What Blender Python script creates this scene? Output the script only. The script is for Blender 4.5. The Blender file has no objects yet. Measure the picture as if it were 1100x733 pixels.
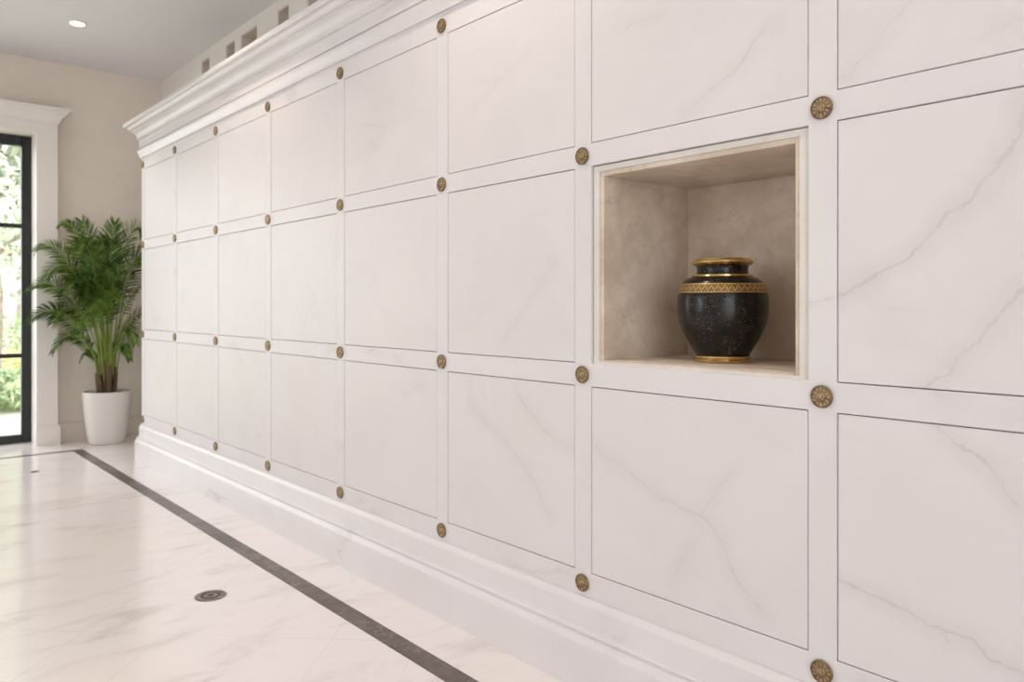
import bpy, bmesh, math, random
from mathutils import Vector, Matrix
random.seed(7)
C = bpy.context.scene.collection
R = math.radians

# ------------------------------------------------------------------ helpers
def obj(name, bm, mat=None, parent=None, smooth=None, loc=None):
    me = bpy.data.meshes.new(name)
    bmesh.ops.recalc_face_normals(bm, faces=bm.faces[:])
    bm.to_mesh(me); bm.free()
    if smooth is not None:
        me.shade_smooth()
        if smooth < 179: me.set_sharp_from_angle(angle=R(smooth))
    for m in (mat if isinstance(mat, (list, tuple)) else [mat] if mat else []):
        me.materials.append(m)
    o = bpy.data.objects.new(name, me); C.objects.link(o)
    if parent: o.parent = parent
    if loc: o.location = loc
    return o

def tag(o, label=None, cat=None, group=None, kind=None):
    if label: o['label'] = label
    if cat: o['category'] = cat
    if group: o['group'] = group
    if kind: o['kind'] = kind
    return o

def empty(name, loc, label=None, cat=None, group=None):
    o = bpy.data.objects.new(name, None); C.objects.link(o)
    o.location = loc; o.empty_display_size = .05
    return tag(o, label, cat, group)

def copy_tree(o, parent=None):
    c = o.copy(); C.objects.link(c)
    if parent: c.parent = parent
    for ch in list(o.children): copy_tree(ch, c)
    return c

def bevel(o, w, seg=2, ang=35):
    m = o.modifiers.new('bevel', 'BEVEL'); m.width = w; m.segments = seg
    m.limit_method = 'ANGLE'; m.angle_limit = R(ang)
    return o

def add_box(bm, x0, x1, y0, y1, z0, z1):
    v = [bm.verts.new((x, y, z)) for x in (x0, x1) for y in (y0, y1) for z in (z0, z1)]
    for f in ((0,1,3,2),(4,6,7,5),(0,4,5,1),(2,3,7,6),(0,2,6,4),(1,5,7,3)):
        bm.faces.new([v[i] for i in f])
    return v

def box(*a):
    bm = bmesh.new(); add_box(bm, *a); return bm

def add_lathe(bm, prof, n=48, cx=0, cy=0, cz=0, cap=True):
    rings = []
    for r, z in prof:
        if r < 1e-6: rings.append([bm.verts.new((cx, cy, cz+z))])
        else: rings.append([bm.verts.new((cx+r*math.cos(2*math.pi*i/n), cy+r*math.sin(2*math.pi*i/n), cz+z)) for i in range(n)])
    for a, b in zip(rings, rings[1:]):
        for i in range(n):
            j = (i+1) % n
            if len(a) == 1 and len(b) == 1: continue
            if len(a) == 1: bm.faces.new((a[0], b[j], b[i]))
            elif len(b) == 1: bm.faces.new((a[i], a[j], b[0]))
            else: bm.faces.new((a[i], a[j], b[j], b[i]))
    if cap:
        for r in (rings[0], rings[-1]):
            if len(r) > 1: bm.faces.new(r)

def lathe(prof, n=48, **k):
    bm = bmesh.new(); add_lathe(bm, prof, n, **k); return bm

def add_tube(bm, pts, radii, n=8, cap=True):
    rings = []; up = Vector((0.13, 0.21, 1)).normalized()
    pts = [Vector(p) for p in pts]
    for i, p in enumerate(pts):
        t = (pts[min(i+1, len(pts)-1)] - pts[max(i-1, 0)]).normalized()
        a = t.cross(up if abs(t.dot(up)) < .95 else Vector((1, 0, 0))).normalized(); b = t.cross(a)
        rings.append([bm.verts.new(p + radii[i]*(a*math.cos(2*math.pi*k/n) + b*math.sin(2*math.pi*k/n))) for k in range(n)])
    for a, b in zip(rings, rings[1:]):
        for k in range(n): bm.faces.new((a[k], a[(k+1) % n], b[(k+1) % n], b[k]))
    if cap: bm.faces.new(rings[0]); bm.faces.new(rings[-1])

def sheet(us, vs, holes, pos, depth_vec):
    """slab over the (u, v) grid with through holes; depth_vec is its thickness"""
    bm = bmesh.new(); d = Vector(depth_vec); V = {}
    us = sorted(set(round(u, 5) for u in us)); vs = sorted(set(round(v, 5) for v in vs))
    def vert(i, j, k):
        if (i, j, k) not in V: V[i, j, k] = bm.verts.new(Vector(pos(us[i], vs[j])) + d*k)
        return V[i, j, k]
    def solid(i, j):
        if not (0 <= i < len(us)-1 and 0 <= j < len(vs)-1): return False
        u, v = (us[i]+us[i+1])/2, (vs[j]+vs[j+1])/2
        return not any(a < u < b and c < v < e for a, b, c, e in holes)
    for i in range(len(us)-1):
        for j in range(len(vs)-1):
            if not solid(i, j): continue
            for k in (0, 1): bm.faces.new([vert(i, j, k), vert(i+1, j, k), vert(i+1, j+1, k), vert(i, j+1, k)])
            for (di, dj, p, q) in ((-1,0,(i,j),(i,j+1)), (1,0,(i+1,j),(i+1,j+1)), (0,-1,(i,j),(i+1,j)), (0,1,(i,j+1),(i+1,j+1))):
                if not solid(i+di, j+dj):
                    bm.faces.new([vert(*p, 0), vert(*q, 0), vert(*q, 1), vert(*p, 1)])
    return bm

def sweep(prof, corners):
    """closed (offset, z) profile along corners [(x, y), (outward dx, dy)]"""
    bm = bmesh.new(); rings = []
    for (x, y), (dx, dy) in corners:
        rings.append([bm.verts.new((x+o*dx, y+o*dy, z)) for o, z in prof])
    n = len(prof)
    for a, b in zip(rings, rings[1:]):
        for k in range(n): bm.faces.new((a[k], a[(k+1) % n], b[(k+1) % n], b[k]))
    bm.faces.new(rings[0]); bm.faces.new(rings[-1])
    return bm

# ------------------------------------------------------------------ node helper
class NT:
    def __init__(s, name):
        s.m = bpy.data.materials.new(name); s.m.use_nodes = True
        s.t = s.m.node_tree; s.b = s.t.nodes['Principled BSDF']; s.out = s.t.nodes['Material Output']
    def n(s, typ, **k):
        nd = s.t.nodes.new(typ)
        for a, v in k.items():
            if a.startswith('i_'):
                key = a[2:]; key = int(key) if key.isdigit() else key.replace('_', ' ')
                s.set(nd.inputs[key], v)
            else: setattr(nd, a, v)
        return nd
    def set(s, sock, v):
        if isinstance(v, bpy.types.NodeSocket): s.t.links.new(v, sock)
        elif isinstance(v, bpy.types.Node): s.t.links.new(v.outputs[0], sock)
        else: sock.default_value = v
    def math(s, op, a, b=0.0, c=None, clamp=False):
        nd = s.n('ShaderNodeMath', operation=op, use_clamp=clamp)
        s.set(nd.inputs[0], a); s.set(nd.inputs[1], b)
        if c is not None: s.set(nd.inputs[2], c)
        return nd.outputs[0]
    def vec(s, op, a, b=None, scale=None):
        nd = s.n('ShaderNodeVectorMath', operation=op); s.set(nd.inputs[0], a)
        if b is not None: s.set(nd.inputs[1], b)
        if scale is not None: s.set(nd.inputs['Scale'], scale)
        return nd.outputs['Value'] if op in ('DOT_PRODUCT', 'LENGTH') else nd.outputs[0]
    def mix(s, f, a, b, typ='MIX'):
        nd = s.n('ShaderNodeMix', data_type='RGBA', blend_type=typ)
        s.set(nd.inputs[0], f); s.set(nd.inputs[6], a); s.set(nd.inputs[7], b)
        return nd.outputs[2]
    def noise(s, co, scale, detail=4, rough=.55, dist=0.0, out=0):
        nd = s.n('ShaderNodeTexNoise'); s.set(nd.inputs['Vector'], co)
        nd.inputs['Scale'].default_value = scale; nd.inputs['Detail'].default_value = detail
        nd.inputs['Roughness'].default_value = rough; nd.inputs['Distortion'].default_value = dist
        return nd.outputs[out]
    def ramp(s, f, lo, hi, a=0.0, b=1.0):
        nd = s.n('ShaderNodeMapRange', interpolation_type='SMOOTHSTEP'); s.set(nd.inputs[0], f)
        for i, v in zip((1, 2, 3, 4), (lo, hi, a, b)): nd.inputs[i].default_value = v
        return nd.outputs[0]
    def P(s, **k):
        for a, v in k.items(): s.set(s.b.inputs[a.replace('_', ' ')], v)
        return s.m
    def bump(s, h, strength=.3, dist=.01):
        nd = s.n('ShaderNodeBump'); nd.inputs['Strength'].default_value = strength
        nd.inputs['Distance'].default_value = dist; s.set(nd.inputs['Height'], h)
        s.set(s.b.inputs['Normal'], nd.outputs[0])

def c4(r, g, b): return (r, g, b, 1)

def plain(name, col, rough=.5, metal=0.0, **k):
    return NT(name).P(Base_Color=c4(*col), Roughness=rough, Metallic=metal, **k)

WHITE = (.722, .684, .685)
def marble(name, base=WHITE, segs=(), rough=.42, vein=(.52, .485, .465), generic=.5, origin=(0, 0, 0), spec=.35):
    t = NT(name)
    co = t.n('ShaderNodeTexCoord').outputs['Object']
    rnd = t.n('ShaderNodeObjectInfo').outputs['Random']
    sh = t.n('ShaderNodeCombineXYZ'); t.set(sh.inputs[0], t.math('MULTIPLY', rnd, 37.0)); t.set(sh.inputs[1], t.math('MULTIPLY', rnd, 71.0))
    cr = t.vec('ADD', co, sh.outputs[0])
    # soft clouding of the stone
    cl = t.ramp(t.noise(cr, 3.2, 6, .6, .6), .38, .68)
    col = t.mix(t.math('MULTIPLY', cl, .55), c4(*base), c4(base[0]*.925, base[1]*.93, base[2]*.935))
    cl2 = t.ramp(t.noise(cr, 1.4, 3, .5, .3), .45, .7)
    col = t.mix(t.math('MULTIPLY', cl2, .35), col, c4(base[0]*.98, base[1]*.965, base[2]*.94))
    # generic thin veins: level line of a stretched noise, broken up by another
    mp = t.n('ShaderNodeMapping', i_Vector=cr); mp.inputs['Rotation'].default_value = (R(40), 0, R(20)); mp.inputs['Scale'].default_value = (1, .55, 1.7)
    nv = t.noise(mp.outputs[0], 1.7, 7, .55, .5)
    d = t.math('ABSOLUTE', t.math('SUBTRACT', nv, .5))
    thin = t.ramp(d, .0, .012, 1, 0); halo = t.ramp(d, 0, .06, 1, 0)
    br = t.ramp(t.noise(cr, 2.3, 2), .52, .72)
    g = t.math('MULTIPLY', t.math('ADD', t.math('MULTIPLY', thin, .45), t.math('MULTIPLY', halo, .25)), t.math('MULTIPLY', br, generic), clamp=True)
    # veins the slab itself shows
    if segs:
        wob = t.vec('SCALE', t.vec('SUBTRACT', t.noise(cr, 9, 5, .65, 0, out=1), (.5, .5, .5)), scale=.075)
        p = t.vec('MULTIPLY', t.vec('ADD', co, wob), (0, 1, 1))
        wv = t.math('ADD', t.math('MULTIPLY', t.ramp(t.noise(cr, 14, 3), .3, .75), 1.0), .35)
        for pl, k in segs:
            dm = None
            for a, b in zip(pl, pl[1:]):
                a = (0, a[0]-origin[1], a[1]-origin[2]); b = (0, b[0]-origin[1], b[1]-origin[2])
                ba = (0, b[1]-a[1], b[2]-a[2]); L = ba[1]**2+ba[2]**2
                pa = t.vec('SUBTRACT', p, a)
                h = t.math('DIVIDE', t.vec('DOT_PRODUCT', pa, ba), L, clamp=True)
                ds = t.vec('LENGTH', t.vec('SUBTRACT', pa, t.vec('SCALE', ba, scale=h)))
                dm = ds if dm is None else t.math('MINIMUM', dm, ds)
            v = t.math('ADD', t.math('MULTIPLY', t.math('MULTIPLY', t.ramp(dm, .0, .0055, 1, 0), wv), .50*k), t.math('MULTIPLY', t.ramp(dm, 0, .045, 1, 0), .24*k))
            g = t.math('MAXIMUM', g, v, clamp=True)
    col = t.mix(g, col, c4(*vein))
    return t.P(Base_Color=col, Roughness=rough, Specular_IOR_Level=spec)

# ------------------------------------------------------------------ materials
M = {}
M['frame'] = marble('white_marble_frame', base=(.728, .692, .700), generic=.7)
M['panel'] = marble('white_marble_panel', generic=.45)
M['mould'] = marble('white_marble_moulding', base=(.725, .688, .694), generic=.6, rough=.3, spec=.4)

def floor_mat():
    t = NT('polished_marble_floor')
    co = t.n('ShaderNodeTexCoord').outputs['Object']
    mp = t.n('ShaderNodeMapping', i_Vector=co); mp.inputs['Rotation'].default_value = (0, 0, R(38)); mp.inputs['Scale'].default_value = (.8, 2.6, 1)
    n1 = t.noise(mp.outputs[0], 2.2, 8, .62, .9)
    base = c4(.82, .77, .765)
    col = t.mix(t.ramp(n1, .50, .74), base, c4(.62, .565, .535))
    col = t.mix(t.math('MULTIPLY', t.ramp(t.noise(co, 1.1, 3), .45, .7), .5), col, c4(.84, .775, .72))
    n2 = t.noise(mp.outputs[0], 1.3, 6, .6, 1.4)
    v = t.ramp(t.math('ABSOLUTE', t.math('SUBTRACT', n2, .52)), 0, .016, 1, 0)
    col = t.mix(t.math('MULTIPLY', t.math('MULTIPLY', v, t.ramp(t.noise(co, 3.1, 2),   .45, .65)), .10), col, c4(.42, .36, .32))
    # tile joints: diagonal field inside the inlay, square border outside it
    sx = t.n('ShaderNodeSeparateXYZ', i_0=co)
    X, Y = sx.outputs[0], sx.outputs[1]
    def joint(e, off, per, w):
        q = t.math('PINGPONG', t.math('ADD', e, off), per/2)
        return t.ramp(q, w*.35, w, 1, 0)
    A = t.math('MULTIPLY', t.math('ADD', X, Y), .70711); B = t.math('MULTIPLY', t.math('SUBTRACT', X, Y), .70711)
    jd = t.math('MAXIMUM', joint(A, -.917, .322, .0022), joint(B, 2.547, .26, .0022))
    jb = joint(Y, .02, .62, .0022)
    inside = t.math('MULTIPLY', t.math('LESS_THAN', X, -.25), t.math('LESS_THAN', Y, 6.08))
    jf = t.math('ADD', t.math('MULTIPLY', inside, jd), t.math('MULTIPLY', t.math('SUBTRACT', 1.0, inside), jb), clamp=True)
    fade = t.ramp(t.noise(co, .9, 2), .30, .62)
    col = t.mix(t.math('MULTIPLY', jf, t.math('ADD', t.math('MULTIPLY', fade, .2), .03)), col, c4(.33, .29, .26))
    t.P(Base_Color=col, Roughness=t.ramp(n1, .3, .8, .13, .22), Specular_IOR_Level=.6)
    t.bump(t.math('SUBTRACT', 1.0, jf), .25, .001)
    return t.m
M['floor'] = floor_mat()

def inlay_mat():
    t = NT('dark_emperador_inlay')
    co = t.n('ShaderNodeTexCoord').outputs['Object']
    n = t.noise(co, 7, 7, .65, 1.0)
    col = t.mix(t.ramp(n, .35, .7), c4(.085, .064, .055), c4(.165, .132, .115))
    v = t.ramp(t.math('ABSOLUTE', t.math('SUBTRACT', t.noise(co, 4, 5, .6, 1.2), .5)), 0, .014, 1, 0)
    col = t.mix(t.math('MULTIPLY', v, .5), col, c4(.32, .27, .235))
    sx = t.n('ShaderNodeSeparateXYZ', i_0=co)
    j = t.ramp(t.math('PINGPONG', t.math('ADD', sx.outputs[1], .1), .15), .0008, .002, 1, 0)
    col = t.mix(t.math('MULTIPLY', j, .6), col, c4(.07, .055, .045))
    return t.P(Base_Color=col, Roughness=.3, Specular_IOR_Level=.3)
M['inlay'] = inlay_mat()

def stone_mat(name, a, b, c, sc=5.0, rough=.55):
    t = NT(name)
    co = t.n('ShaderNodeTexCoord').outputs['Object']
    n = t.noise(co, sc, 8, .66, .5)
    col = t.mix(t.ramp(n, .34, .68), c4(*a), c4(*b))
    mp = t.n('ShaderNodeMapping', i_Vector=co); mp.inputs['Scale'].default_value = (1, 1, 1.5)
    n2 = t.noise(mp.outputs[0], sc*2.3, 6, .7, .8)
    col = t.mix(t.math('MULTIPLY', t.ramp(n2, .48, .76), .5), col, c4(*c))
    t.P(Base_Color=col, Roughness=rough, Specular_IOR_Level=.35)
    t.bump(n2, .12, .003)
    return t.m
M['niche'] = stone_mat('beige_travertine', (.76, .66, .555), (.60, .495, .395), (.43, .335, .25))
M['niche_edge'] = stone_mat('pale_travertine_edge', (.75, .715, .675), (.70, .655, .605), (.63, .575, .52))
M['backwall'] = marble('beige_marble_wall', base=(.78, .70, .625), generic=.5, rough=.4, vein=(.58, .51, .45))
M['trimwhite'] = plain('white_painted_trim', (.80, .755, .72), .4)
M['plaster'] = plain('pale_wall_plaster', (.80, .76, .72), .7)
M['ceiling'] = plain('ceiling_paint', (.78, .765, .785), .8)
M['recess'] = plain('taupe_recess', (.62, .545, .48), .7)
M['black'] = plain('black_window_metal', (.008, .010, .011), .35)
M['dark'] = plain('dark_gap', (.05, .045, .04), .8)

def glass_mat():
    t = NT('window_glass'); t.t.nodes.remove(t.b)
    tr = t.n('ShaderNodeBsdfTransparent'); tr.inputs[0].default_value = (.97, .99, .98, 1)
    gl = t.n('ShaderNodeBsdfGlossy'); gl.inputs['Roughness'].default_value = .02
    mx = t.n('ShaderNodeMixShader'); mx.inputs[0].default_value = .06
    t.set(mx.inputs[1], tr.outputs[0]); t.set(mx.inputs[2], gl.outputs[0]); t.set(t.out.inputs[0], mx.outputs[0])
    return t.m
M['glass'] = glass_mat()

def metal(name, col, rough=.3, bumpsc=None, mott=0.0, dark=None):
    t = NT(name); co = t.n('ShaderNodeTexCoord').outputs['Object']
    c = c4(*col)
    if dark:
        c = t.mix(t.ramp(t.noise(co, mott, 4, .6), .42, .62), c4(*dark), c4(*col))
    t.P(Base_Color=c, Metallic=1.0, Roughness=rough)
    if bumpsc: t.bump(t.noise(co, bumpsc, 3), .25, .001)
    return t.m
M['gold'] = metal('polished_brass', (.74, .53, .235), .16)
M['bronze'] = metal('antique_bronze', (.33, .24, .14), .5, 300, 120, (.19, .13, .075))
M['bronze_hi'] = metal('pale_bronze_relief', (.60, .47, .31), .45, 300, 160, (.40, .30, .18))  # petals and boss are a paler bronze than the disc
M['drain'] = metal('dull_floor_bronze', (.36, .31, .27), .45, 200, 60, (.24, .20, .17))
M['drain_dark'] = metal('dark_floor_bronze', (.09, .075, .062), .45)

def granite():
    t = NT('black_speckled_granite'); co = t.n('ShaderNodeTexCoord').outputs['Object']
    n = t.noise(co, 28, 6, .6, .3)
    col = t.mix(t.ramp(n, .40, .72), c4(.004, .0035, .0035), c4(.022, .014, .010))
    vo = t.n('ShaderNodeTexVoronoi', i_Vector=co); vo.inputs['Scale'].default_value = 400
    pick = t.ramp(t.n('ShaderNodeSeparateColor', i_0=vo.outputs['Color']).outputs[0], .74, .86)
    sp = t.math('MULTIPLY', t.ramp(vo.outputs['Distance'], .12, .42, 1, 0), pick)
    sp = t.math('MULTIPLY', sp, t.ramp(t.noise(co, 16, 3), .38, .6))
    col = t.mix(t.math('MULTIPLY', sp, .95), col, c4(.44, .35, .28))
    return t.P(Base_Color=col, Roughness=.24, Specular_IOR_Level=.36)
M['granite'] = granite()

def scroll():
    t = NT('engraved_brass_band'); co = t.n('ShaderNodeTexCoord').outputs['Object']
    sx = t.n('ShaderNodeSeparateXYZ', i_0=co)
    ang = t.math('ARCTAN2', sx.outputs[1], sx.outputs[0])
    u = t.math('MULTIPLY', ang, 42.0); w = t.math('MULTIPLY', t.math('SUBTRACT', sx.outputs[2], .1868), 150.0)
    vine = t.math('SUBTRACT', w, t.math('MULTIPLY', t.math('SINE', u), .75))
    l1 = t.ramp(t.math('ABSOLUTE', vine), .12, .40, 1, 0)
    leaf = t.math('MULTIPLY', t.math('SINE', t.math('MULTIPLY', u, 2.0)), t.math('COSINE', t.math('MULTIPLY', w, 2.2)))
    l2 = t.ramp(leaf, .15, .6)
    h = t.math('MAXIMUM', l1, l2)
    edge = t.ramp(t.math('ABSOLUTE', w), 1.25, 1.5)
    h = t.math('MAXIMUM', h, edge)
    col = t.mix(h, c4(.27, .165, .06), c4(.64, .46, .22))
    t.P(Base_Color=col, Metallic=1.0, Roughness=.38)
    t.bump(h, .8, .002)
    return t.m
M['scroll'] = scroll()

# ------------------------------------------------------------------ columbarium measurements
COLS = [.106, .766, 1.433, 2.072, 2.756, 3.440, 4.097, 4.756, 5.390]     # centre lines of the stiles
ROWS = [.271, .827, 1.411, 1.934]                                         # centre lines of the rails
HW = .030                                                                 # half width of stiles and rails
YE, Y0, ZT = 5.421, -.80, 2.19
XW = .46                                                                  # wall behind the columbarium
holes = []
for i in range(len(COLS)-1):
    for j in range(3):
        holes.append((COLS[i]+HW, COLS[i+1]-HW, ROWS[j]+HW, ROWS[j+1]-HW))
NICHE = (COLS[1]+HW, COLS[2]-HW, ROWS[1]+HW, ROWS[2]-HW)

col_root = empty('columbarium', (0, 0, 0), 'long white marble columbarium wall with moulded cornice and plinth, one niche open', 'columbarium')
us = [Y0, YE] + [h[0] for h in holes] + [h[1] for h in holes]
vs = [.02, ZT] + [h[2] for h in holes] + [h[3] for h in holes]
ff = obj('face_frame', sheet(us, vs, holes, lambda u, v: (0, u, v), (.03, 0, 0)), M['frame'], col_root)
bevel(ff, .0016, 2)

bm = sheet([Y0, YE, NICHE[0]+.012, NICHE[1]-.012], [.02, ZT, NICHE[2]+.012, NICHE[3]-.012],
           [(NICHE[0]+.012, NICHE[1]-.012, NICHE[2]+.012, NICHE[3]-.012)], lambda u, v: (.0335, u, v), (.008, 0, 0))
add_box(bm, .042, XW-.004, YE-.03, YE, .02, ZT)
add_box(bm, .042, XW-.004, Y0, Y0+.03, .02, ZT)
add_box(bm, .0, XW-.004, Y0, YE, ZT, ZT+.008)
obj('carcass', bm, M['frame'], col_root)

corn = [(.0005, 1.978), (.0095, 1.978), (.0100, 1.985), (.0125, 1.993), (.016, 2.004), (.020, 2.015), (.022, 2.022), (.022, 2.029), (.0045, 2.031),
        (.0045, 2.043), (.0125, 2.0445), (.0125, 2.088), (.014, 2.096), (.0215, 2.099), (.0215, 2.110), (.0235, 2.120), (.027, 2.129), (.032, 2.138), (.040, 2.146),
        (.046, 2.149), (.046, 2.156), (.052, 2.158), (.060, 2.162), (.067, 2.168), (.071, 2.175), (.0715, 2.180), (.085, 2.1805), (.0905, 2.185), (.0905, 2.203), (.0005, 2.208)]
path = [((XW-.005, YE), (0, 1)), ((0, YE), (-1, 1)), ((0, Y0), (-1, -1)), ((XW-.005, Y0), (0, -1))]
obj('cornice', sweep(corn, path), M['mould'], col_root, smooth=32)
base = [(.0005, 0.0), (.035, 0.0), (.035, .122), (.0335, .1265), (.030, .132), (.0265, .1365), (.0245, .1415), (.0225, .1420), (.0225, .1465),
        (.0240, .1490), (.0243, .1525), (.0225, .1560), (.0195, .1575), (.0140, .1578), (.0132, .1600), (.0132, .2150), (.0125, .2185), (.0095, .2250), (.0050, .2320), (.0035, .2330), (.0035, .2366), (.0005, .2370)]
obj('base_moulding', sweep(base, path), marble('veined_marble_plinth', base=(.725, .690, .700), generic=1.1, rough=.32, spec=.4, vein=(.44, .42, .42)), col_root, smooth=24)

# stone lining of the open niche: an outer lip, an inner frame edge and five inner faces
NL, NR, NB, NT_ = 1.370, .832, .868, 1.352                               # inner opening
XB = .376
bm = bmesh.new()
add_box(bm, .014, XB+.02, NR-.0345, NR, NB-.013, NT_+.028)
add_box(bm, .014, XB+.02, NL, NL+.0315, NB-.013, NT_+.028)
add_box(bm, .014, XB+.02, NR, NL, NT_, NT_+.028)
add_box(bm, .010, XB+.02, NR, NL, NB-.013, NB)
add_box(bm, XB, XB+.02, NR, NL, NB, NT_)
ln = obj('niche_lining', bm, M['niche'], col_root); bevel(ln, .0015, 2)
bm = sheet([NR-.034, NL+.031, NR-.012, NL+.012], [NB-.012, NT_+.027, NB-.004, NT_+.012],
           [(NR-.012, NL+.012, NB-.004, NT_+.012)], lambda u, v: (.008, u, v), (.0085, 0, 0))
bevel(obj('niche_edge_trim', bm, M['niche_edge'], col_root), .001, 2)

# ------------------------------------------------------------------ niche fronts, each a loose slab
VEINS = {
    'mid_right': [([(0.734, 1.027), (0.651, 1.079), (0.6, 1.104), (0.544, 1.16), (0.498, 1.197), (0.462, 1.233), (0.427, 1.292), (0.41, 1.352)], 1.0), ([(0.584, 0.857), (0.544, 0.882), (0.498, 0.935), (0.469, 0.968), (0.434, 1.016), (0.389, 1.058)], 0.75)],
    'low_right': [([(0.737, 0.46), (0.653, 0.446), (0.587, 0.439), (0.541, 0.428), (0.495, 0.427), (0.463, 0.404), (0.4, 0.381)], 0.9), ([(0.547, 0.793), (0.501, 0.755), (0.463, 0.737), (0.418, 0.67)], 0.75), ([(0.541, 0.428), (0.524, 0.405)], 0.6)],
    'top_right': [([(0.726, 1.459), (0.664, 1.517), (0.585, 1.576)], 0.5), ([(0.479, 1.479), (0.41, 1.5)], 0.4)],
    'top_over': [([(1.112, 1.463), (1.01, 1.521), (0.941, 1.553), (0.885, 1.605)], 0.6), ([(1.293, 1.707), (1.175, 1.727)], 0.4)],
    'low_under': [([(1.383, 0.644), (1.284, 0.596), (1.156, 0.547), (1.068, 0.527), (1.005, 0.479), (0.971, 0.406), (0.905, 0.347)], 0.65), ([(1.068, 0.527), (0.971, 0.635)], 0.45), ([(1.091, 0.441), (1.137, 0.353)], 0.5)],
    'low_left': [([(1.927, 0.705), (1.772, 0.618), (1.652, 0.537), (1.559, 0.414)], 0.6), ([(1.713, 0.752), (1.544, 0.642), (1.468, 0.612)], 0.6)],
    'mid_left': [([(1.751, 0.904), (1.64, 1.034), (1.536, 1.134)], 0.35)],
    'top_left': [([(1.903, 1.619), (1.751, 1.702), (1.648, 1.748)], 0.35)],
}
HERO = {(0, 1): 'mid_right', (0, 0): 'low_right', (0, 2): 'top_right', (1, 2): 'top_over', (1, 0): 'low_under',
        (2, 0): 'low_left', (2, 1): 'mid_left', (2, 2): 'top_left'}
ROWN = ['bottom', 'middle', 'top']
ORD = ['first', 'second', 'third', 'fourth', 'fifth', 'sixth', 'seventh', 'eighth']
SPECIAL = {
    (0, 1): 'white marble niche front with two long grey diagonal veins, right of the open urn niche',
    (0, 0): 'white marble niche front with forking grey veins, bottom right corner of the photo',
    (0, 2): 'white marble niche front cut off by the top right corner of the photo',
    (1, 2): 'white marble niche front with a faint rising vein, directly above the open urn niche',
    (1, 0): 'white marble niche front with crossing grey veins, directly below the open urn niche',
    (2, 0): 'white marble niche front with two falling grey veins, diagonally lower left of open niche',
    (2, 1): 'white marble niche front in the middle row, directly left of the open urn niche',
    (2, 2): 'white marble niche front in the top row, diagonally upper left of the open niche',
}
gap = .0019
for i in range(len(COLS)-1):
    for j in range(3):
        if (i, j) == (1, 1): continue
        a, b, c, e = COLS[i]+HW+gap, COLS[i+1]-HW-gap, ROWS[j]+HW+gap, ROWS[j+1]-HW-gap
        ctr = (0, (a+b)/2, (c+e)/2)
        k = HERO.get((i, j))
        m = marble('veined_marble_panel', segs=VEINS[k], generic=.3, origin=ctr) if k else M['panel']
        p = obj('niche_front', box(.0012, .0332, a-ctr[1], b-ctr[1], c-ctr[2], e-ctr[2]), m, loc=ctr)
        bevel(p, .0018, 2)
        n = 8-1-i                                                          # counted from the far (palm) end
        lab = SPECIAL.get((i, j)) or f'plain white marble niche front, {ROWN[j]} row, {ORD[n]} from the palm end of the columbarium'
        tag(p, lab, 'niche front', 'marble niche fronts of the columbarium')

# ------------------------------------------------------------------ bronze rosettes at the corners of the fronts
def rosette():
    r = .0232
    prof = [(.0, 0), (r*.94, 0), (r, .0015), (r, .0042), (r*.965, .0056), (r*.90, .0056), (r*.86, .0040), (r*.30, .0036), (0, .0036)]
    o = obj('bronze_rosette', lathe(prof, 48), M['bronze'], smooth=30)
    bm = bmesh.new()
    for k in range(12):
        a = 2*math.pi*k/12; ca, sa = math.cos(a), math.sin(a)
        outline = [(.42, 0), (.52, .050), (.68, .100), (.79, .095), (.84, 0), (.79, -.095), (.68, -.100), (.52, -.050)]
        top = [bm.verts.new(((x*ca-y*sa)*r, (x*sa+y*ca)*r, .0054)) for x, y in [(x*.86+.09, y*.55) for x, y in outline]]
        bot = [bm.verts.new(((x*ca-y*sa)*r, (x*sa+y*ca)*r, .0035)) for x, y in outline]
        bm.faces.new(top)
        for q in range(8): bm.faces.new((bot[q], bot[(q+1) % 8], top[(q+1) % 8], top[q]))
    obj('petal_ring', bm, M['bronze_hi'], o)
    obj('centre_boss', lathe([(0, .003), (r*.33, .003), (r*.34, .0050), (r*.31, .0062), (r*.26, .0062), (r*.23, .0040), (r*.17, .0040), (r*.14, .0062), (r*.08, .0070), (0, .0071)], 32), M['bronze_hi'], o, smooth=30)
    return o
proto = rosette(); first = True
RS = {(1, 1): 'bronze rosette at the lower right corner of the open urn niche', (1, 2): 'bronze rosette at the upper right corner of the open urn niche',
      (2, 1): 'bronze rosette at the lower left corner of the open urn niche', (2, 2): 'bronze rosette at the upper left corner of the open urn niche',
      (1, 0): 'bronze rosette half cut by the bottom edge of the photo, nearest the lower right corner', }
RN = {3: 'just under the cornice', 2: 'in the upper of the two middle rows', 1: 'in the lower of the two middle rows', 0: 'in the lowest row above the plinth'}
for i in range(1, len(COLS)):
    for j in range(4):
        if j == 3 and i < 3: continue                                      # above the photo's top edge
        o = proto if first else copy_tree(proto); first = False
        o.location = (-.0002, COLS[i], ROWS[j]); o.rotation_euler = (0, R(-90), 0)
        n = 8-i
        lab = RS.get((i, j)) or f'small bronze rosette {RN[j]}, {ORD[n]} from the palm end'
        tag(o, lab, 'rosette', 'bronze rosettes between the niche fronts')

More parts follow.
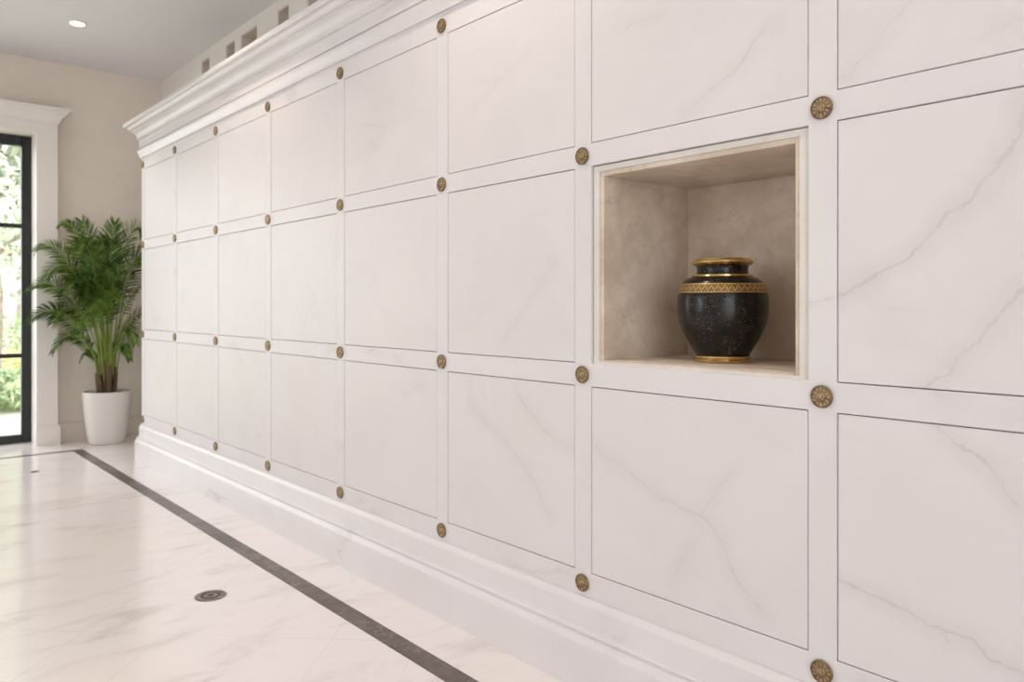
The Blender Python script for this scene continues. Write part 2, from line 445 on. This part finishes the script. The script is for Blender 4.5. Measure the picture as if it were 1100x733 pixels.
# ------------------------------------------------------------------ urn
UX, UY, UZ = .205, 1.137, NB
urn = empty('cremation_urn', (UX, UY, UZ), 'black speckled cremation urn with gold rim, band and foot, standing in the open niche', 'urn')
body = [(.050, .0150), (.066, .0172), (.0725, .0275), (.079, .0395), (.0868, .052), (.0933, .0640), (.1005, .079), (.1052, .090), (.1092, .102), (.1120, .118), (.1133, .134), (.1136, .150), (.1128, .164),
        (.1100, .1765), (.1072, .186), (.1035, .1955), (.0985, .2035), (.0910, .2105), (.0810, .2150), (.066, .2170), (.0, .217)]
obj('body', lathe(body, 72), M['granite'], urn, smooth=40)
bandp = [(.1050, .1750), (.1108, .1752), (.1116, .1768), (.1094, .185), (.1054, .1958), (.1038, .1982), (.1020, .1990), (.0960, .1988)]
obj('engraved_band', lathe(bandp, 72), M['scroll'], urn, smooth=25)
ringp = [(.058, .2145), (.0745, .2150), (.0760, .2172), (.0757, .2205), (.0735, .2222), (.058, .2226)]
obj('neck_ring', lathe(ringp, 64), M['gold'], urn, smooth=35)
neckp = [(.058, .2215), (.0650, .2222), (.0640, .228), (.0636, .234), (.0642, .2415), (.066, .2445), (.048, .2455)]
obj('neck', lathe(neckp, 64), M['granite'], urn, smooth=40)
lidp = [(.045, .2435), (.0665, .2440), (.0710, .2460), (.0750, .2490), (.0772, .2525), (.0765, .2555), (.0740, .2570), (.0728, .2590), (.0715, .2615), (.064, .2632), (.030, .2645), (0, .2648)]
obj('lid', lathe(lidp, 64), M['gold'], urn, smooth=30)
footp = [(.040, .0002), (.0690, .0002), (.0708, .0020), (.0713, .0050), (.0695, .0075), (.0675, .0085), (.0690, .0100), (.0702, .0130), (.0690, .0160), (.0655, .0178), (.050, .0185)]
obj('foot', lathe(footp, 64), M['gold'], urn, smooth=30)

# ------------------------------------------------------------------ room shell
XL, YF, YB, ZC = -4.2, -2.4, 6.56, 2.82
def struct(o): return tag(o, kind='structure')
struct(obj('floor', box(XL, .48, YF, 6.82, -.06, 0), M['floor']))
struct(obj('ceiling', box(XL-.2, .72, YF-.2, 6.82, ZC, ZC+.1), M['ceiling']))
WX0, WX1, WZ = -2.90, -.42, 2.27
struct(obj('wall_back', sheet([XL, .70, WX0, WX1], [0, ZC, WZ], [(WX0, WX1, -1, WZ)], lambda u, v: (u, YB, v), (0, .24, 0)), M['backwall']))
VENTS = [(5.477, 5.634), (5.021, 5.175), (4.661, 4.912), (4.213, 4.364), (3.800, 3.978)]
vz0, vz1 = 2.30, 2.76
vh = [(a, b, vz0, vz1) for a, b in VENTS]
struct(obj('wall_right', sheet([YF, YB] + [q for v in VENTS for q in v], [0, ZC, vz0, vz1], vh, lambda u, v: (XW, u, v), (.16, 0, 0)), M['plaster']))
LW = [(2.3, 3.9)]
struct(obj('wall_left', sheet([YF-.2, 6.8] + [q for v in LW for q in v], [0, ZC, .35, 2.4], [(a, b, .35, 2.4) for a, b in LW], lambda u, v: (XL, u, v), (-.2, 0, 0)), M['plaster']))
FW = (-4.0, -1.35, .06, 2.70)  # opening added in the unseen front wall, sized for the light it lets in
struct(obj('wall_front', sheet([XL, .62, FW[0], FW[1]], [0, ZC, FW[2], FW[3]], [FW], lambda u, v: (u, YF, v), (0, -.2, 0)), M['plaster']))
# inlaid dark stone border in the floor
bm = bmesh.new()
add_box(bm, -.271, -.203, YF+.01, 6.108, -.004, .0006)
add_box(bm, XL+.3, -.2712, 6.056, 6.108, -.004, .0006)
struct(obj('trim_2', bm, M['inlay']))
# baseboards on the window wall
bb = [(0, 0), (.016, 0), (.016, .125), (.010, .135), (.004, .140), (0, .140)]
struct(obj('baseboard_back', sweep(bb, [((-.272, YB), (0, -1)), ((XW-.002, YB), (0, -1))]), M['backwall'], smooth=40))

# white surround of the big window: pilaster, block, header and crown
bm = bmesh.new()
CF = 6.45
for s0, s1 in ((WX1+.003, -.290), (WX0-.13, WX0-.003)):
    add_box(bm, s0, s1, CF, YB+.001, .0, WZ)
    add_box(bm, s0-.012, s1+.016, CF-.014, YB+.001, 0, .128)
    add_box(bm, s0-.008, s1+.010, CF-.009, YB+.001, .128, .142)
add_box(bm, WX0-.145, -.304+.012, CF-.004, YB+.001, WZ, 2.352)
crown = [(-.03, 2.335), (.006, 2.335), (.006, 2.346), (.012, 2.349), (.018, 2.366), (.030, 2.388), (.044, 2.406), (.060, 2.420), (.062, 2.426), (.074, 2.429), (.074, 2.447), (-.03, 2.449)]
struct(obj('trim_1', bm, M['trimwhite']))
struct(obj('trim_3', sweep(crown, [((-.292, YB), (1, 0)), ((-.292, CF-.004), (1, -1)), ((WX0-.145, CF-.004), (-1, -1)), ((WX0-.145, YB), (-1, 0))]), M['trimwhite'], smooth=35))
# white jambs and soffit of the opening
bm = bmesh.new()
add_box(bm, WX1-.004, WX1+.003, CF+.002, 6.80, 0, WZ)
add_box(bm, WX0-.003, WX0+.004, CF+.002, 6.80, 0, WZ)
add_box(bm, WX0, WX1, CF+.002, 6.80, WZ-.006, WZ)
struct(obj('trim_4', bm, M['trimwhite']))

def window(name, a0, a1, z0, z1, at, axis, cols, bars, fw=.062, dep=.055, mw=.030, top=.075, mull=.09):
    """black metal frame with glass panes in the plane axis = at"""
    def bx(bm, u0, u1, v0, v1, d0, d1):
        if axis == 'y': add_box(bm, u0, u1, at+d0, at+d1, v0, v1)
        else: add_box(bm, at+d0, at+d1, u0, u1, v0, v1)
    root = empty(name, (0, 0, 0)); struct(root)
    bm = bmesh.new()
    bx(bm, a0, a0+fw, z0, z1, 0, dep); bx(bm, a1-fw, a1, z0, z1, 0, dep)
    bx(bm, a0+fw, a1-fw, z1-top, z1, 0, dep); bx(bm, a0+fw, a1-fw, z0, z0+.06, 0, dep)
    w = (a1-a0-2*fw-(cols-1)*mull)/cols
    for c in range(1, cols):
        u = a0+fw+c*w+(c-1)*mull; bx(bm, u, u+mull, z0+.06, z1-top, 0, dep)
    struct(bevel(obj('window_frame', bm, M['black'], root), .004, 1))
    edges = [z0+.06] + list(bars) + [z1-top]
    for c in range(cols):
        u = a0+fw+c*(w+mull)
        bm = bmesh.new()
        for z in bars: bx(bm, u, u+w, z-mw/2, z+mw/2, .008, dep-.008)
        struct(obj('glazing_bar', bm, M['black'], root))
        for q in range(len(edges)-1):
            e0 = edges[q] + (mw/2 if q else 0); e1 = edges[q+1] - (mw/2 if q < len(edges)-2 else 0)
            bm = bmesh.new(); bx(bm, u, u+w, e0, e1, .022, .030)
            struct(obj('window_pane', bm, M['glass'], root))
    return root
window('window_1', WX0+.004, WX1-.004, .004, WZ-.008, 6.65, 'y', 3, (.646, 1.600))
window('window_2', *FW, YF-.12, 'y', 3, (.9, 1.75))  # unseen window, added to brighten the niche side, back wall and ceiling
for k, (a, b) in enumerate(LW):
    window(f'window_{k+3}', a, b, .35, 2.4, XL-.12, 'x', 2, (1.0, 1.7))

# high recessed openings above the cornice
VL = ['high dark recessed opening above the cornice, nearest the far corner of the room', 'high dark recessed opening above the cornice, second from the far corner',
      'widest high recessed opening above the cornice, third from the far corner', 'high dark recessed opening above the cornice, fourth from the far corner',
      'high dark recessed opening above the cornice, cut off by the top edge of the photo']
for (a, b), lab in zip(VENTS, VL):
    w_ = (b-a)/2
    vt = empty('wall_recess', (XW, (a+b)/2, vz0), lab, 'wall opening', 'recessed openings above the cornice')
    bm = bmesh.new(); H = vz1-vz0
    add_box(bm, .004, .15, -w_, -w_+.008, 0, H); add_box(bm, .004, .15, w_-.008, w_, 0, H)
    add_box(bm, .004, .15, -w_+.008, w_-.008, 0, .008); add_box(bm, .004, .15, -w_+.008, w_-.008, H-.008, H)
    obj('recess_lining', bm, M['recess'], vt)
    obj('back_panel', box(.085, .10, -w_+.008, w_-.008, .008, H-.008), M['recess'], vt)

# ------------------------------------------------------------------ ceiling downlight
dl = empty('recessed_downlight', (-.349, 5.552, ZC), 'small round lit downlight recessed in the ceiling near the far corner', 'ceiling light')
obj('trim_ring', lathe([(.040, -.001), (.056, -.001), (.055, -.005), (.046, -.007), (.0405, -.004), (.040, -.001)], 40, cap=False), M['trimwhite'], dl, smooth=40)
em = NT('warm_lamp_glow').P(Base_Color=c4(1, .95, .85), Emission_Color=c4(1, .86, .68), Emission_Strength=9.0)
obj('lamp_disc', lathe([(0, -.0015), (.041, -.0015), (.041, -.004), (0, -.0045)], 32), em, dl)
for (x, y, e) in ((-.349, 5.552, 16), (-.50, 3.55, 30), (-.50, 1.75, 30), (-.50, .1, 22), (-2.3, 4.6, 16), (-2.3, 2.0, 16)):
    l = bpy.data.lights.new('downlight_beam', 'SPOT'); l.energy = e; l.color = (1, .87, .73); l.spot_size = R(115); l.spot_blend = .8; l.shadow_soft_size = .05
    lo = bpy.data.objects.new('downlight_beam', l); C.objects.link(lo); lo.location = (x, y, ZC-.02)

# ------------------------------------------------------------------ floor drains
def drain():
    o = obj('floor_drain', lathe([(0, 0), (.052, 0), (.0535, .0006), (.052, .0022), (.046, .0028), (.036, .0026), (.0335, .0012), (0, .0012)], 48), M['drain'], smooth=30)
    obj('recessed_ring', lathe([(.0245, .0012), (.0330, .0012), (.0330, .0016), (.0245, .0016), (.0245, .0012)], 40, cap=False), M['drain_dark'], o)
    bm = bmesh.new(); add_lathe(bm, [(0, .0012), (.0235, .0012), (.0225, .0026), (.017, .0032), (0, .0034)], 40)
    obj('cover_disc', bm, M['drain'], o, smooth=30)
    bm = bmesh.new(); add_box(bm, -.011, .011, -.0016, .0016, .0030, .0048); add_box(bm, -.0016, .0016, -.011, .011, .0030, .0048)
    obj('cover_slot', bm, M['drain_dark'], o)
    return o
d1 = drain(); d1.location = (-.523, 2.719, .0002)
tag(d1, 'round dark bronze floor drain cover in the open marble floor, nearest the camera', 'floor drain', 'round bronze floor covers')
d2 = copy_tree(d1); d2.location = (-.60, 5.46, .0002); d2.scale = (.5, .5, 1)
tag(d2, 'small round floor cover far back near the window and inlay corner', 'floor drain', 'round bronze floor covers')

# ------------------------------------------------------------------ potted palm
PX, PY = -.004, 6.28
palm = empty('potted_palm', (PX, PY, 0), 'tall green areca palm in a white tapered pot in the corner beside the window', 'potted plant')
pot_m = plain('white_glazed_pot', (.74, .70, .665), .35)
potp = [(r*.96, z) for r, z in [(0, 0), (.118, 0), (.126, .006), (.134, .05), (.144, .12), (.154, .20), (.162, .28), (.167, .34), (.1675, .378), (.165, .383), (.160, .383), (.157, .378), (.155, .35), (0, .345)]]
obj('pot', lathe(potp, 56), pot_m, palm, smooth=50)
t = NT('dark_potting_soil'); co = t.n('ShaderNodeTexCoord').outputs['Object']
t.P(Base_Color=t.mix(t.noise(co, 60, 4), c4(.02, .013, .008), c4(.075, .05, .03)), Roughness=.95); t.bump(t.noise(co, 40, 5), .8, .02)
bm = lathe([(0, .374), (.05, .372), (.10, .368), (.146, .362), (.149, .352), (0, .349)], 40)
obj('soil', bm, t.m, palm, smooth=60)

def leaf_mat(name, lo, hi):
    t = NT(name); co = t.n('ShaderNodeTexCoord').outputs['Object']
    rnd = t.n('ShaderNodeObjectInfo').outputs['Random']
    f = t.math('ADD', t.math('MULTIPLY', t.ramp(t.noise(co, 22, 3), .38, .62), .65), t.math('MULTIPLY', rnd, .35))
    return t.P(Base_Color=t.mix(f, c4(*lo), c4(*hi)), Roughness=.5, Specular_IOR_Level=.3)
M['frond'] = leaf_mat('palm_leaf_green', (.005, .026, .003), (.15, .26, .028))
t = NT('palm_stalk'); co = t.n('ShaderNodeTexCoord').outputs['Object']; sx = t.n('ShaderNodeSeparateXYZ', i_0=co)
t.P(Base_Color=t.mix(t.ramp(sx.outputs[2], .42, .66), c4(.12, .075, .028), c4(.20, .27, .035)), Roughness=.5); M['stalk'] = t.m
t = NT('brown_cane'); co = t.n('ShaderNodeTexCoord').outputs['Object']
t.P(Base_Color=t.mix(t.noise(co, 30, 4), c4(.055, .03, .014), c4(.17, .10, .045)), Roughness=.7); M['cane'] = t.m

RV = Vector((.754, -.657, 0)); FV = Vector((.657, .754, 0)); UPV = Vector((0, 0, 1))
def frond(u, v, z, bend=.5, leaf=.20, b0=None, cz=None, seed=0):
    """stalk and leaflets from the soil to a tip u right, v towards the viewer, z up (metres)"""
    rg = random.Random(seed); v = max(v, (-.657*u-.13)/.754 + .10)
    tip = RV*u - FV*v + UPV*z
    ba = rg.uniform(0, 6.28); br = rg.uniform(.01, .06)
    p0 = Vector((br*math.cos(ba), br*math.sin(ba), .355)) + (RV*u - FV*v)*.06
    ctrl = (RV*u - FV*v)*bend*.35 + UPV*(cz if cz else max(z*.9, .75))
    c1 = p0.lerp(ctrl, .62); 
    c2 = (RV*u - FV*v)*(.62 if bend > .4 else .45) + UPV*((cz if cz else z)+.10 if bend > .4 else z*.86+.05)
    def P(s): return p0*(1-s)**3 + c1*3*s*(1-s)**2 + c2*3*s*s*(1-s) + tip*s**3
    N = 30; pts = [P(k/N) for k in range(N+1)]
    bm = bmesh.new()
    add_tube(bm, pts, [.0062*(1-.85*(k/N)) + .0006 for k in range(N+1)], 6)
    stalk = obj('frond', bm, M['stalk'], palm, smooth=60)
    bm = bmesh.new()
    face = (UPV*rg.uniform(.45, .9) - FV*rg.uniform(.5, .95) + RV*rg.uniform(-.35, .35)).normalized()
    s0 = .42; n = 32
    for q in range(n+1):
        s = s0 + (1-s0)*(q/n)**.95; s = min(s, .995)
        c = P(s); T = (P(min(1, s+.01)) - P(s-.01)).normalized()
        nrm = face - T*face.dot(T); nrm.normalize(); side = T.cross(nrm).normalized()
        w_ = q/n
        L = leaf*1.12*(.55+.9*w_ if w_ < .45 else .955*(1-(w_-.45)/.55*.62))
        for sg in (-1, 1):
            d = (T*(.50+.55*w_) + side*sg*(.95-.45*w_) + nrm*.10 + Vector((rg.uniform(-.12,.12), rg.uniform(-.12,.12), rg.uniform(-.10,.10)))).normalized()
            dn = Vector((0, 0, -1))
            wd = .0056*(1-.25*w_)
            m1 = c + d*L*.40; m2 = c + d*L*.75 + dn*L*.05; e = c + d*L*.99 + dn*L*.15
            lat = d.cross(nrm).normalized()
            rows = [(c, wd*.35), (m1, wd), (m2, wd*.75), (e, .0004)]
            prev = None
            for pt, hw in rows:
                cur = (bm.verts.new(pt - lat*hw + nrm*hw*.45), bm.verts.new(pt), bm.verts.new(pt + lat*hw + nrm*hw*.45))
                if prev:
                    bm.faces.new((prev[0], prev[1], cur[1], cur[0])); bm.faces.new((prev[1], prev[2], cur[2], cur[1]))
                prev = cur
    obj('leaflets', bm, M['frond'], stalk, smooth=170)
FR = [  # u, v, tip z, bend, leaflet, control height
    (-.37, .10, 1.40, .6, .115, 1.48), (-.40, .20, 1.12, .6, .12, 1.22), (-.40, .05, .90, .7, .115, 1.03), (-.27, .22, .68, .7, .10, .86),
    (-.15, .02, 1.63, .3, .17, None), (-.26, .05, 1.58, .5, .08, 1.64), (.08, .04, 1.62, .3, .18, None), (.27, .03, 1.55, .5, .15, 1.62),
    (.40, .06, 1.38, .6, .14, 1.50), (.44, .12, 1.10, .6, .14, 1.26), (.42, .10, .86, .7, .13, 1.04), (.28, .14, .74, .7, .12, .95), (.22, .10, .62, .7, .09, .80),
    (-.10, .36, 1.10, .6, .17, 1.26), (.12, .34, .98, .6, .17, 1.14), (-.22, .36, 1.22, .6, .14, 1.38), (.26, .34, 1.22, .6, .18, 1.42),
    (-.04, .30, 1.40, .5, .19, 1.52), (.05, .46, .84, .7, .18, 1.12), (-.18, .36, .90, .7, .14, 1.08), (.16, .20, 1.46, .5, .18, 1.50),
    (-.14, .18, 1.40, .5, .15, 1.46), (.02, .10, 1.48, .3, .18, None),
    (.30, .00, 1.30, .5, .18, 1.44), (-.06, .22, 1.06, .6, .17, 1.28), (.20, .28, 1.06, .6, .17, 1.26), (-.20, .06, 1.18, .6, .14, 1.28), (-.16, .06, .60, .8, .05, .68),
    (.12, .02, 1.20, .4, .18, 1.34), (-.08, .02, 1.26, .4, .18, 1.36)]
for k, a in enumerate(FR):
    frond(a[0], a[1], a[2], a[3], a[4], cz=a[5], seed=100+k)
for k, (u, v, h) in enumerate(((-.055, .02, .52), (-.02, .05, .50), (.01, .03, .63), (.045, .05, .58), (.062, .0, .56), (-.035, -.03, .52))):
    p0 = RV*u*.8 - FV*v*.8 + UPV*.352; p1 = RV*u*1.15 - FV*v*1.15 + UPV*h
    bm = bmesh.new(); add_tube(bm, [p0, p0.lerp(p1, .3), p0.lerp(p1, .7), p1], [.020, .017, .015, .011], 10)
    obj('cane', bm, M['cane'], palm, smooth=60)

# ------------------------------------------------------------------ garden beyond the window
def noisecol(name, a, b, sc, rough=.8):
    t = NT(name); co = t.n('ShaderNodeTexCoord').outputs['Object']
    return t.P(Base_Color=t.mix(t.ramp(t.noise(co, sc, 4), .35, .65), c4(*a), c4(*b)), Roughness=rough)
M['grass'] = noisecol('lawn_grass', (.46, .49, .33), (.57, .59, .44), 3)
M['bark'] = noisecol('tree_bark', (.20, .15, .12), (.34, .27, .22), 12)
M['leafA'] = noisecol('pale_tree_leaves', (.33, .38, .26), (.70, .73, .62), 1.5, .5)
M['leafB'] = noisecol('shrub_leaves', (.16, .25, .10), (.42, .50, .25), 2.5, .5)
M['leafC'] = noisecol('yellow_shrub_leaves', (.55, .56, .25), (.78, .75, .42), 2.5, .5)
struct(obj('ground', box(-14, 14, 6.84, 42, -.16, -.06), M['grass']))

def leaves(cx, cy, cz, rx, ry, rz, n, size, seed, shell=.55):
    rg = random.Random(seed); bm = bmesh.new()
    for _ in range(n):
        d = Vector((rg.gauss(0, 1), rg.gauss(0, 1), rg.gauss(0, 1))).normalized()*(shell+(1-shell)*rg.random())
        c = Vector((cx+d.x*rx, cy+d.y*ry, cz+d.z*rz))
        a = Vector((rg.gauss(0, 1), rg.gauss(0, 1), rg.gauss(0, 1))).normalized(); b = a.orthogonal().normalized()
        s = size*rg.uniform(.6, 1.3)
        bm.faces.new([bm.verts.new(c+a*s), bm.verts.new(c+b*s*.45), bm.verts.new(c-a*s), bm.verts.new(c-b*s*.45)])
    return bm
def shrub(x, y, r, h, mat, label, seed, n=2600):
    o = empty('garden_shrub', (x, y, -.06), label, 'shrub', 'shrubs on the lawn')
    obj('foliage', leaves(0, 0, h*.5, r, r, h*.52, n, .045, seed), mat, o)
    bm = bmesh.new()
    for k in range(5):
        a = k*1.257; add_tube(bm, [(0, 0, 0), (r*.4*math.cos(a), r*.4*math.sin(a), h*.4), (r*.7*math.cos(a), r*.7*math.sin(a), h*.7)], [.02, .014, .006], 6)
    obj('stem', bm, M['bark'], o)
shrub(-.25, 9.55, .62, .40, M['leafB'], 'low rounded dark green shrub on the lawn nearest the window', 1)
shrub(.30, 11.6, .70, .52, M['leafC'], 'yellow green shrub behind the low rounded shrub', 2)
shrub(.35, 13.6, .85, 1.0, M['leafB'], 'taller green shrub farthest back under the trees', 3)
def tree(x, y, h, r, label, seed, mat, tr=.09, n=5200):
    o = empty('garden_tree', (x, y, -.06), label, 'tree', 'trees in the garden')
    bm = bmesh.new(); add_tube(bm, [(0, 0, 0), (.05, 0, h*.25), (-.05, .05, h*.5), (.05, 0, h*.85)], [tr*1.25, tr, tr*.8, tr*.25], 10)
    rg = random.Random(seed)
    for k in range(7):
        a = rg.uniform(0, 6.28); z0 = h*rg.uniform(.32, .6)
        add_tube(bm, [(0, 0, z0), (r*.4*math.cos(a), r*.4*math.sin(a), z0+h*.12), (r*.8*math.cos(a), r*.8*math.sin(a), z0+h*.2)], [tr*.45, tr*.3, tr*.1], 6)
    obj('trunk', bm, M['bark'], o, smooth=60)
    obj('foliage', leaves(0, 0, h*.62, r, r, h*.42, n, .085, seed+9, .15), mat, o)
tree(-.18, 10.6, 4.6, 1.7, 'slim garden tree seen through the window, trunk at its left edge', 5, M['leafA'], .075, 3600)
tree(1.1, 16.7, 5.2, 2.6, 'larger pale green tree behind the slim garden tree', 6, M['leafA'], .16, 6500)

tree(2.0, 23.2, 4.6, 2.6, 'low wide garden tree farthest back, filling the middle of the window pane', 11, M['leafA'], .13, 5200)

# ------------------------------------------------------------------ daylight
w = bpy.data.worlds.new('sky'); bpy.context.scene.world = w; w.use_nodes = True
nt = w.node_tree; bg = nt.nodes['Background']
tc = nt.nodes.new('ShaderNodeTexCoord'); sp = nt.nodes.new('ShaderNodeSeparateXYZ'); nt.links.new(tc.outputs['Generated'], sp.inputs[0])
rp = nt.nodes.new('ShaderNodeValToRGB'); nt.links.new(sp.outputs[2], rp.inputs[0])
rp.color_ramp.elements[0].position = 0.0; rp.color_ramp.elements[0].color = (.965, .965, .985, 1)
rp.color_ramp.elements[1].position = .6; rp.color_ramp.elements[1].color = (.95, .955, 1, 1)
nt.links.new(rp.outputs[0], bg.inputs[0]); bg.inputs[1].default_value = 4.2
def portal(loc, rot, sx_, sy_):
    l = bpy.data.lights.new('window_portal', 'AREA'); l.shape = 'RECTANGLE'; l.size = sx_; l.size_y = sy_; l.cycles.is_portal = True
    o = bpy.data.objects.new('window_portal', l); C.objects.link(o); o.location = loc; o.rotation_euler = rot
portal(((WX0+WX1)/2, 6.84, WZ/2), (R(-90), 0, 0), WX1-WX0, WZ)
portal(((FW[0]+FW[1])/2, YF-.22, 1.325), (R(90), 0, 0), FW[1]-FW[0], 2.45)
for a, b in LW: portal((XL-.22, (a+b)/2, 1.375), (0, R(-90), 0), 2.05, b-a)

# ------------------------------------------------------------------ camera
cam = bpy.data.cameras.new('camera'); co_ = bpy.data.objects.new('camera', cam); C.objects.link(co_)
cam.sensor_fit = 'HORIZONTAL'; cam.sensor_width = 36.0; cam.lens = 830/1100*36
cam.shift_y = -(366.5-329)/1100; cam.clip_start = .02; cam.clip_end = 200
co_.location = (-1.5, 0, 1.01); co_.rotation_euler = (R(90), 0, -R(41.0743))
cam.dof.use_dof = True; cam.dof.focus_distance = 1.85; cam.dof.aperture_fstop = 4.4
sc_ = bpy.context.scene; sc_.camera = co_
sc_.view_settings.view_transform = 'Standard'; sc_.view_settings.look = 'None'
sc_.view_settings.exposure = 0.26; sc_.view_settings.gamma = 1.0; sc_.view_settings.use_curve_mapping = False
cy = sc_.cycles; cy.use_denoising = True; cy.max_bounces = 12; cy.diffuse_bounces = 6; cy.glossy_bounces = 6
cy.transparent_max_bounces = 16; cy.sample_clamp_indirect = 6.0; cy.caustics_reflective = False; cy.caustics_refractive = False
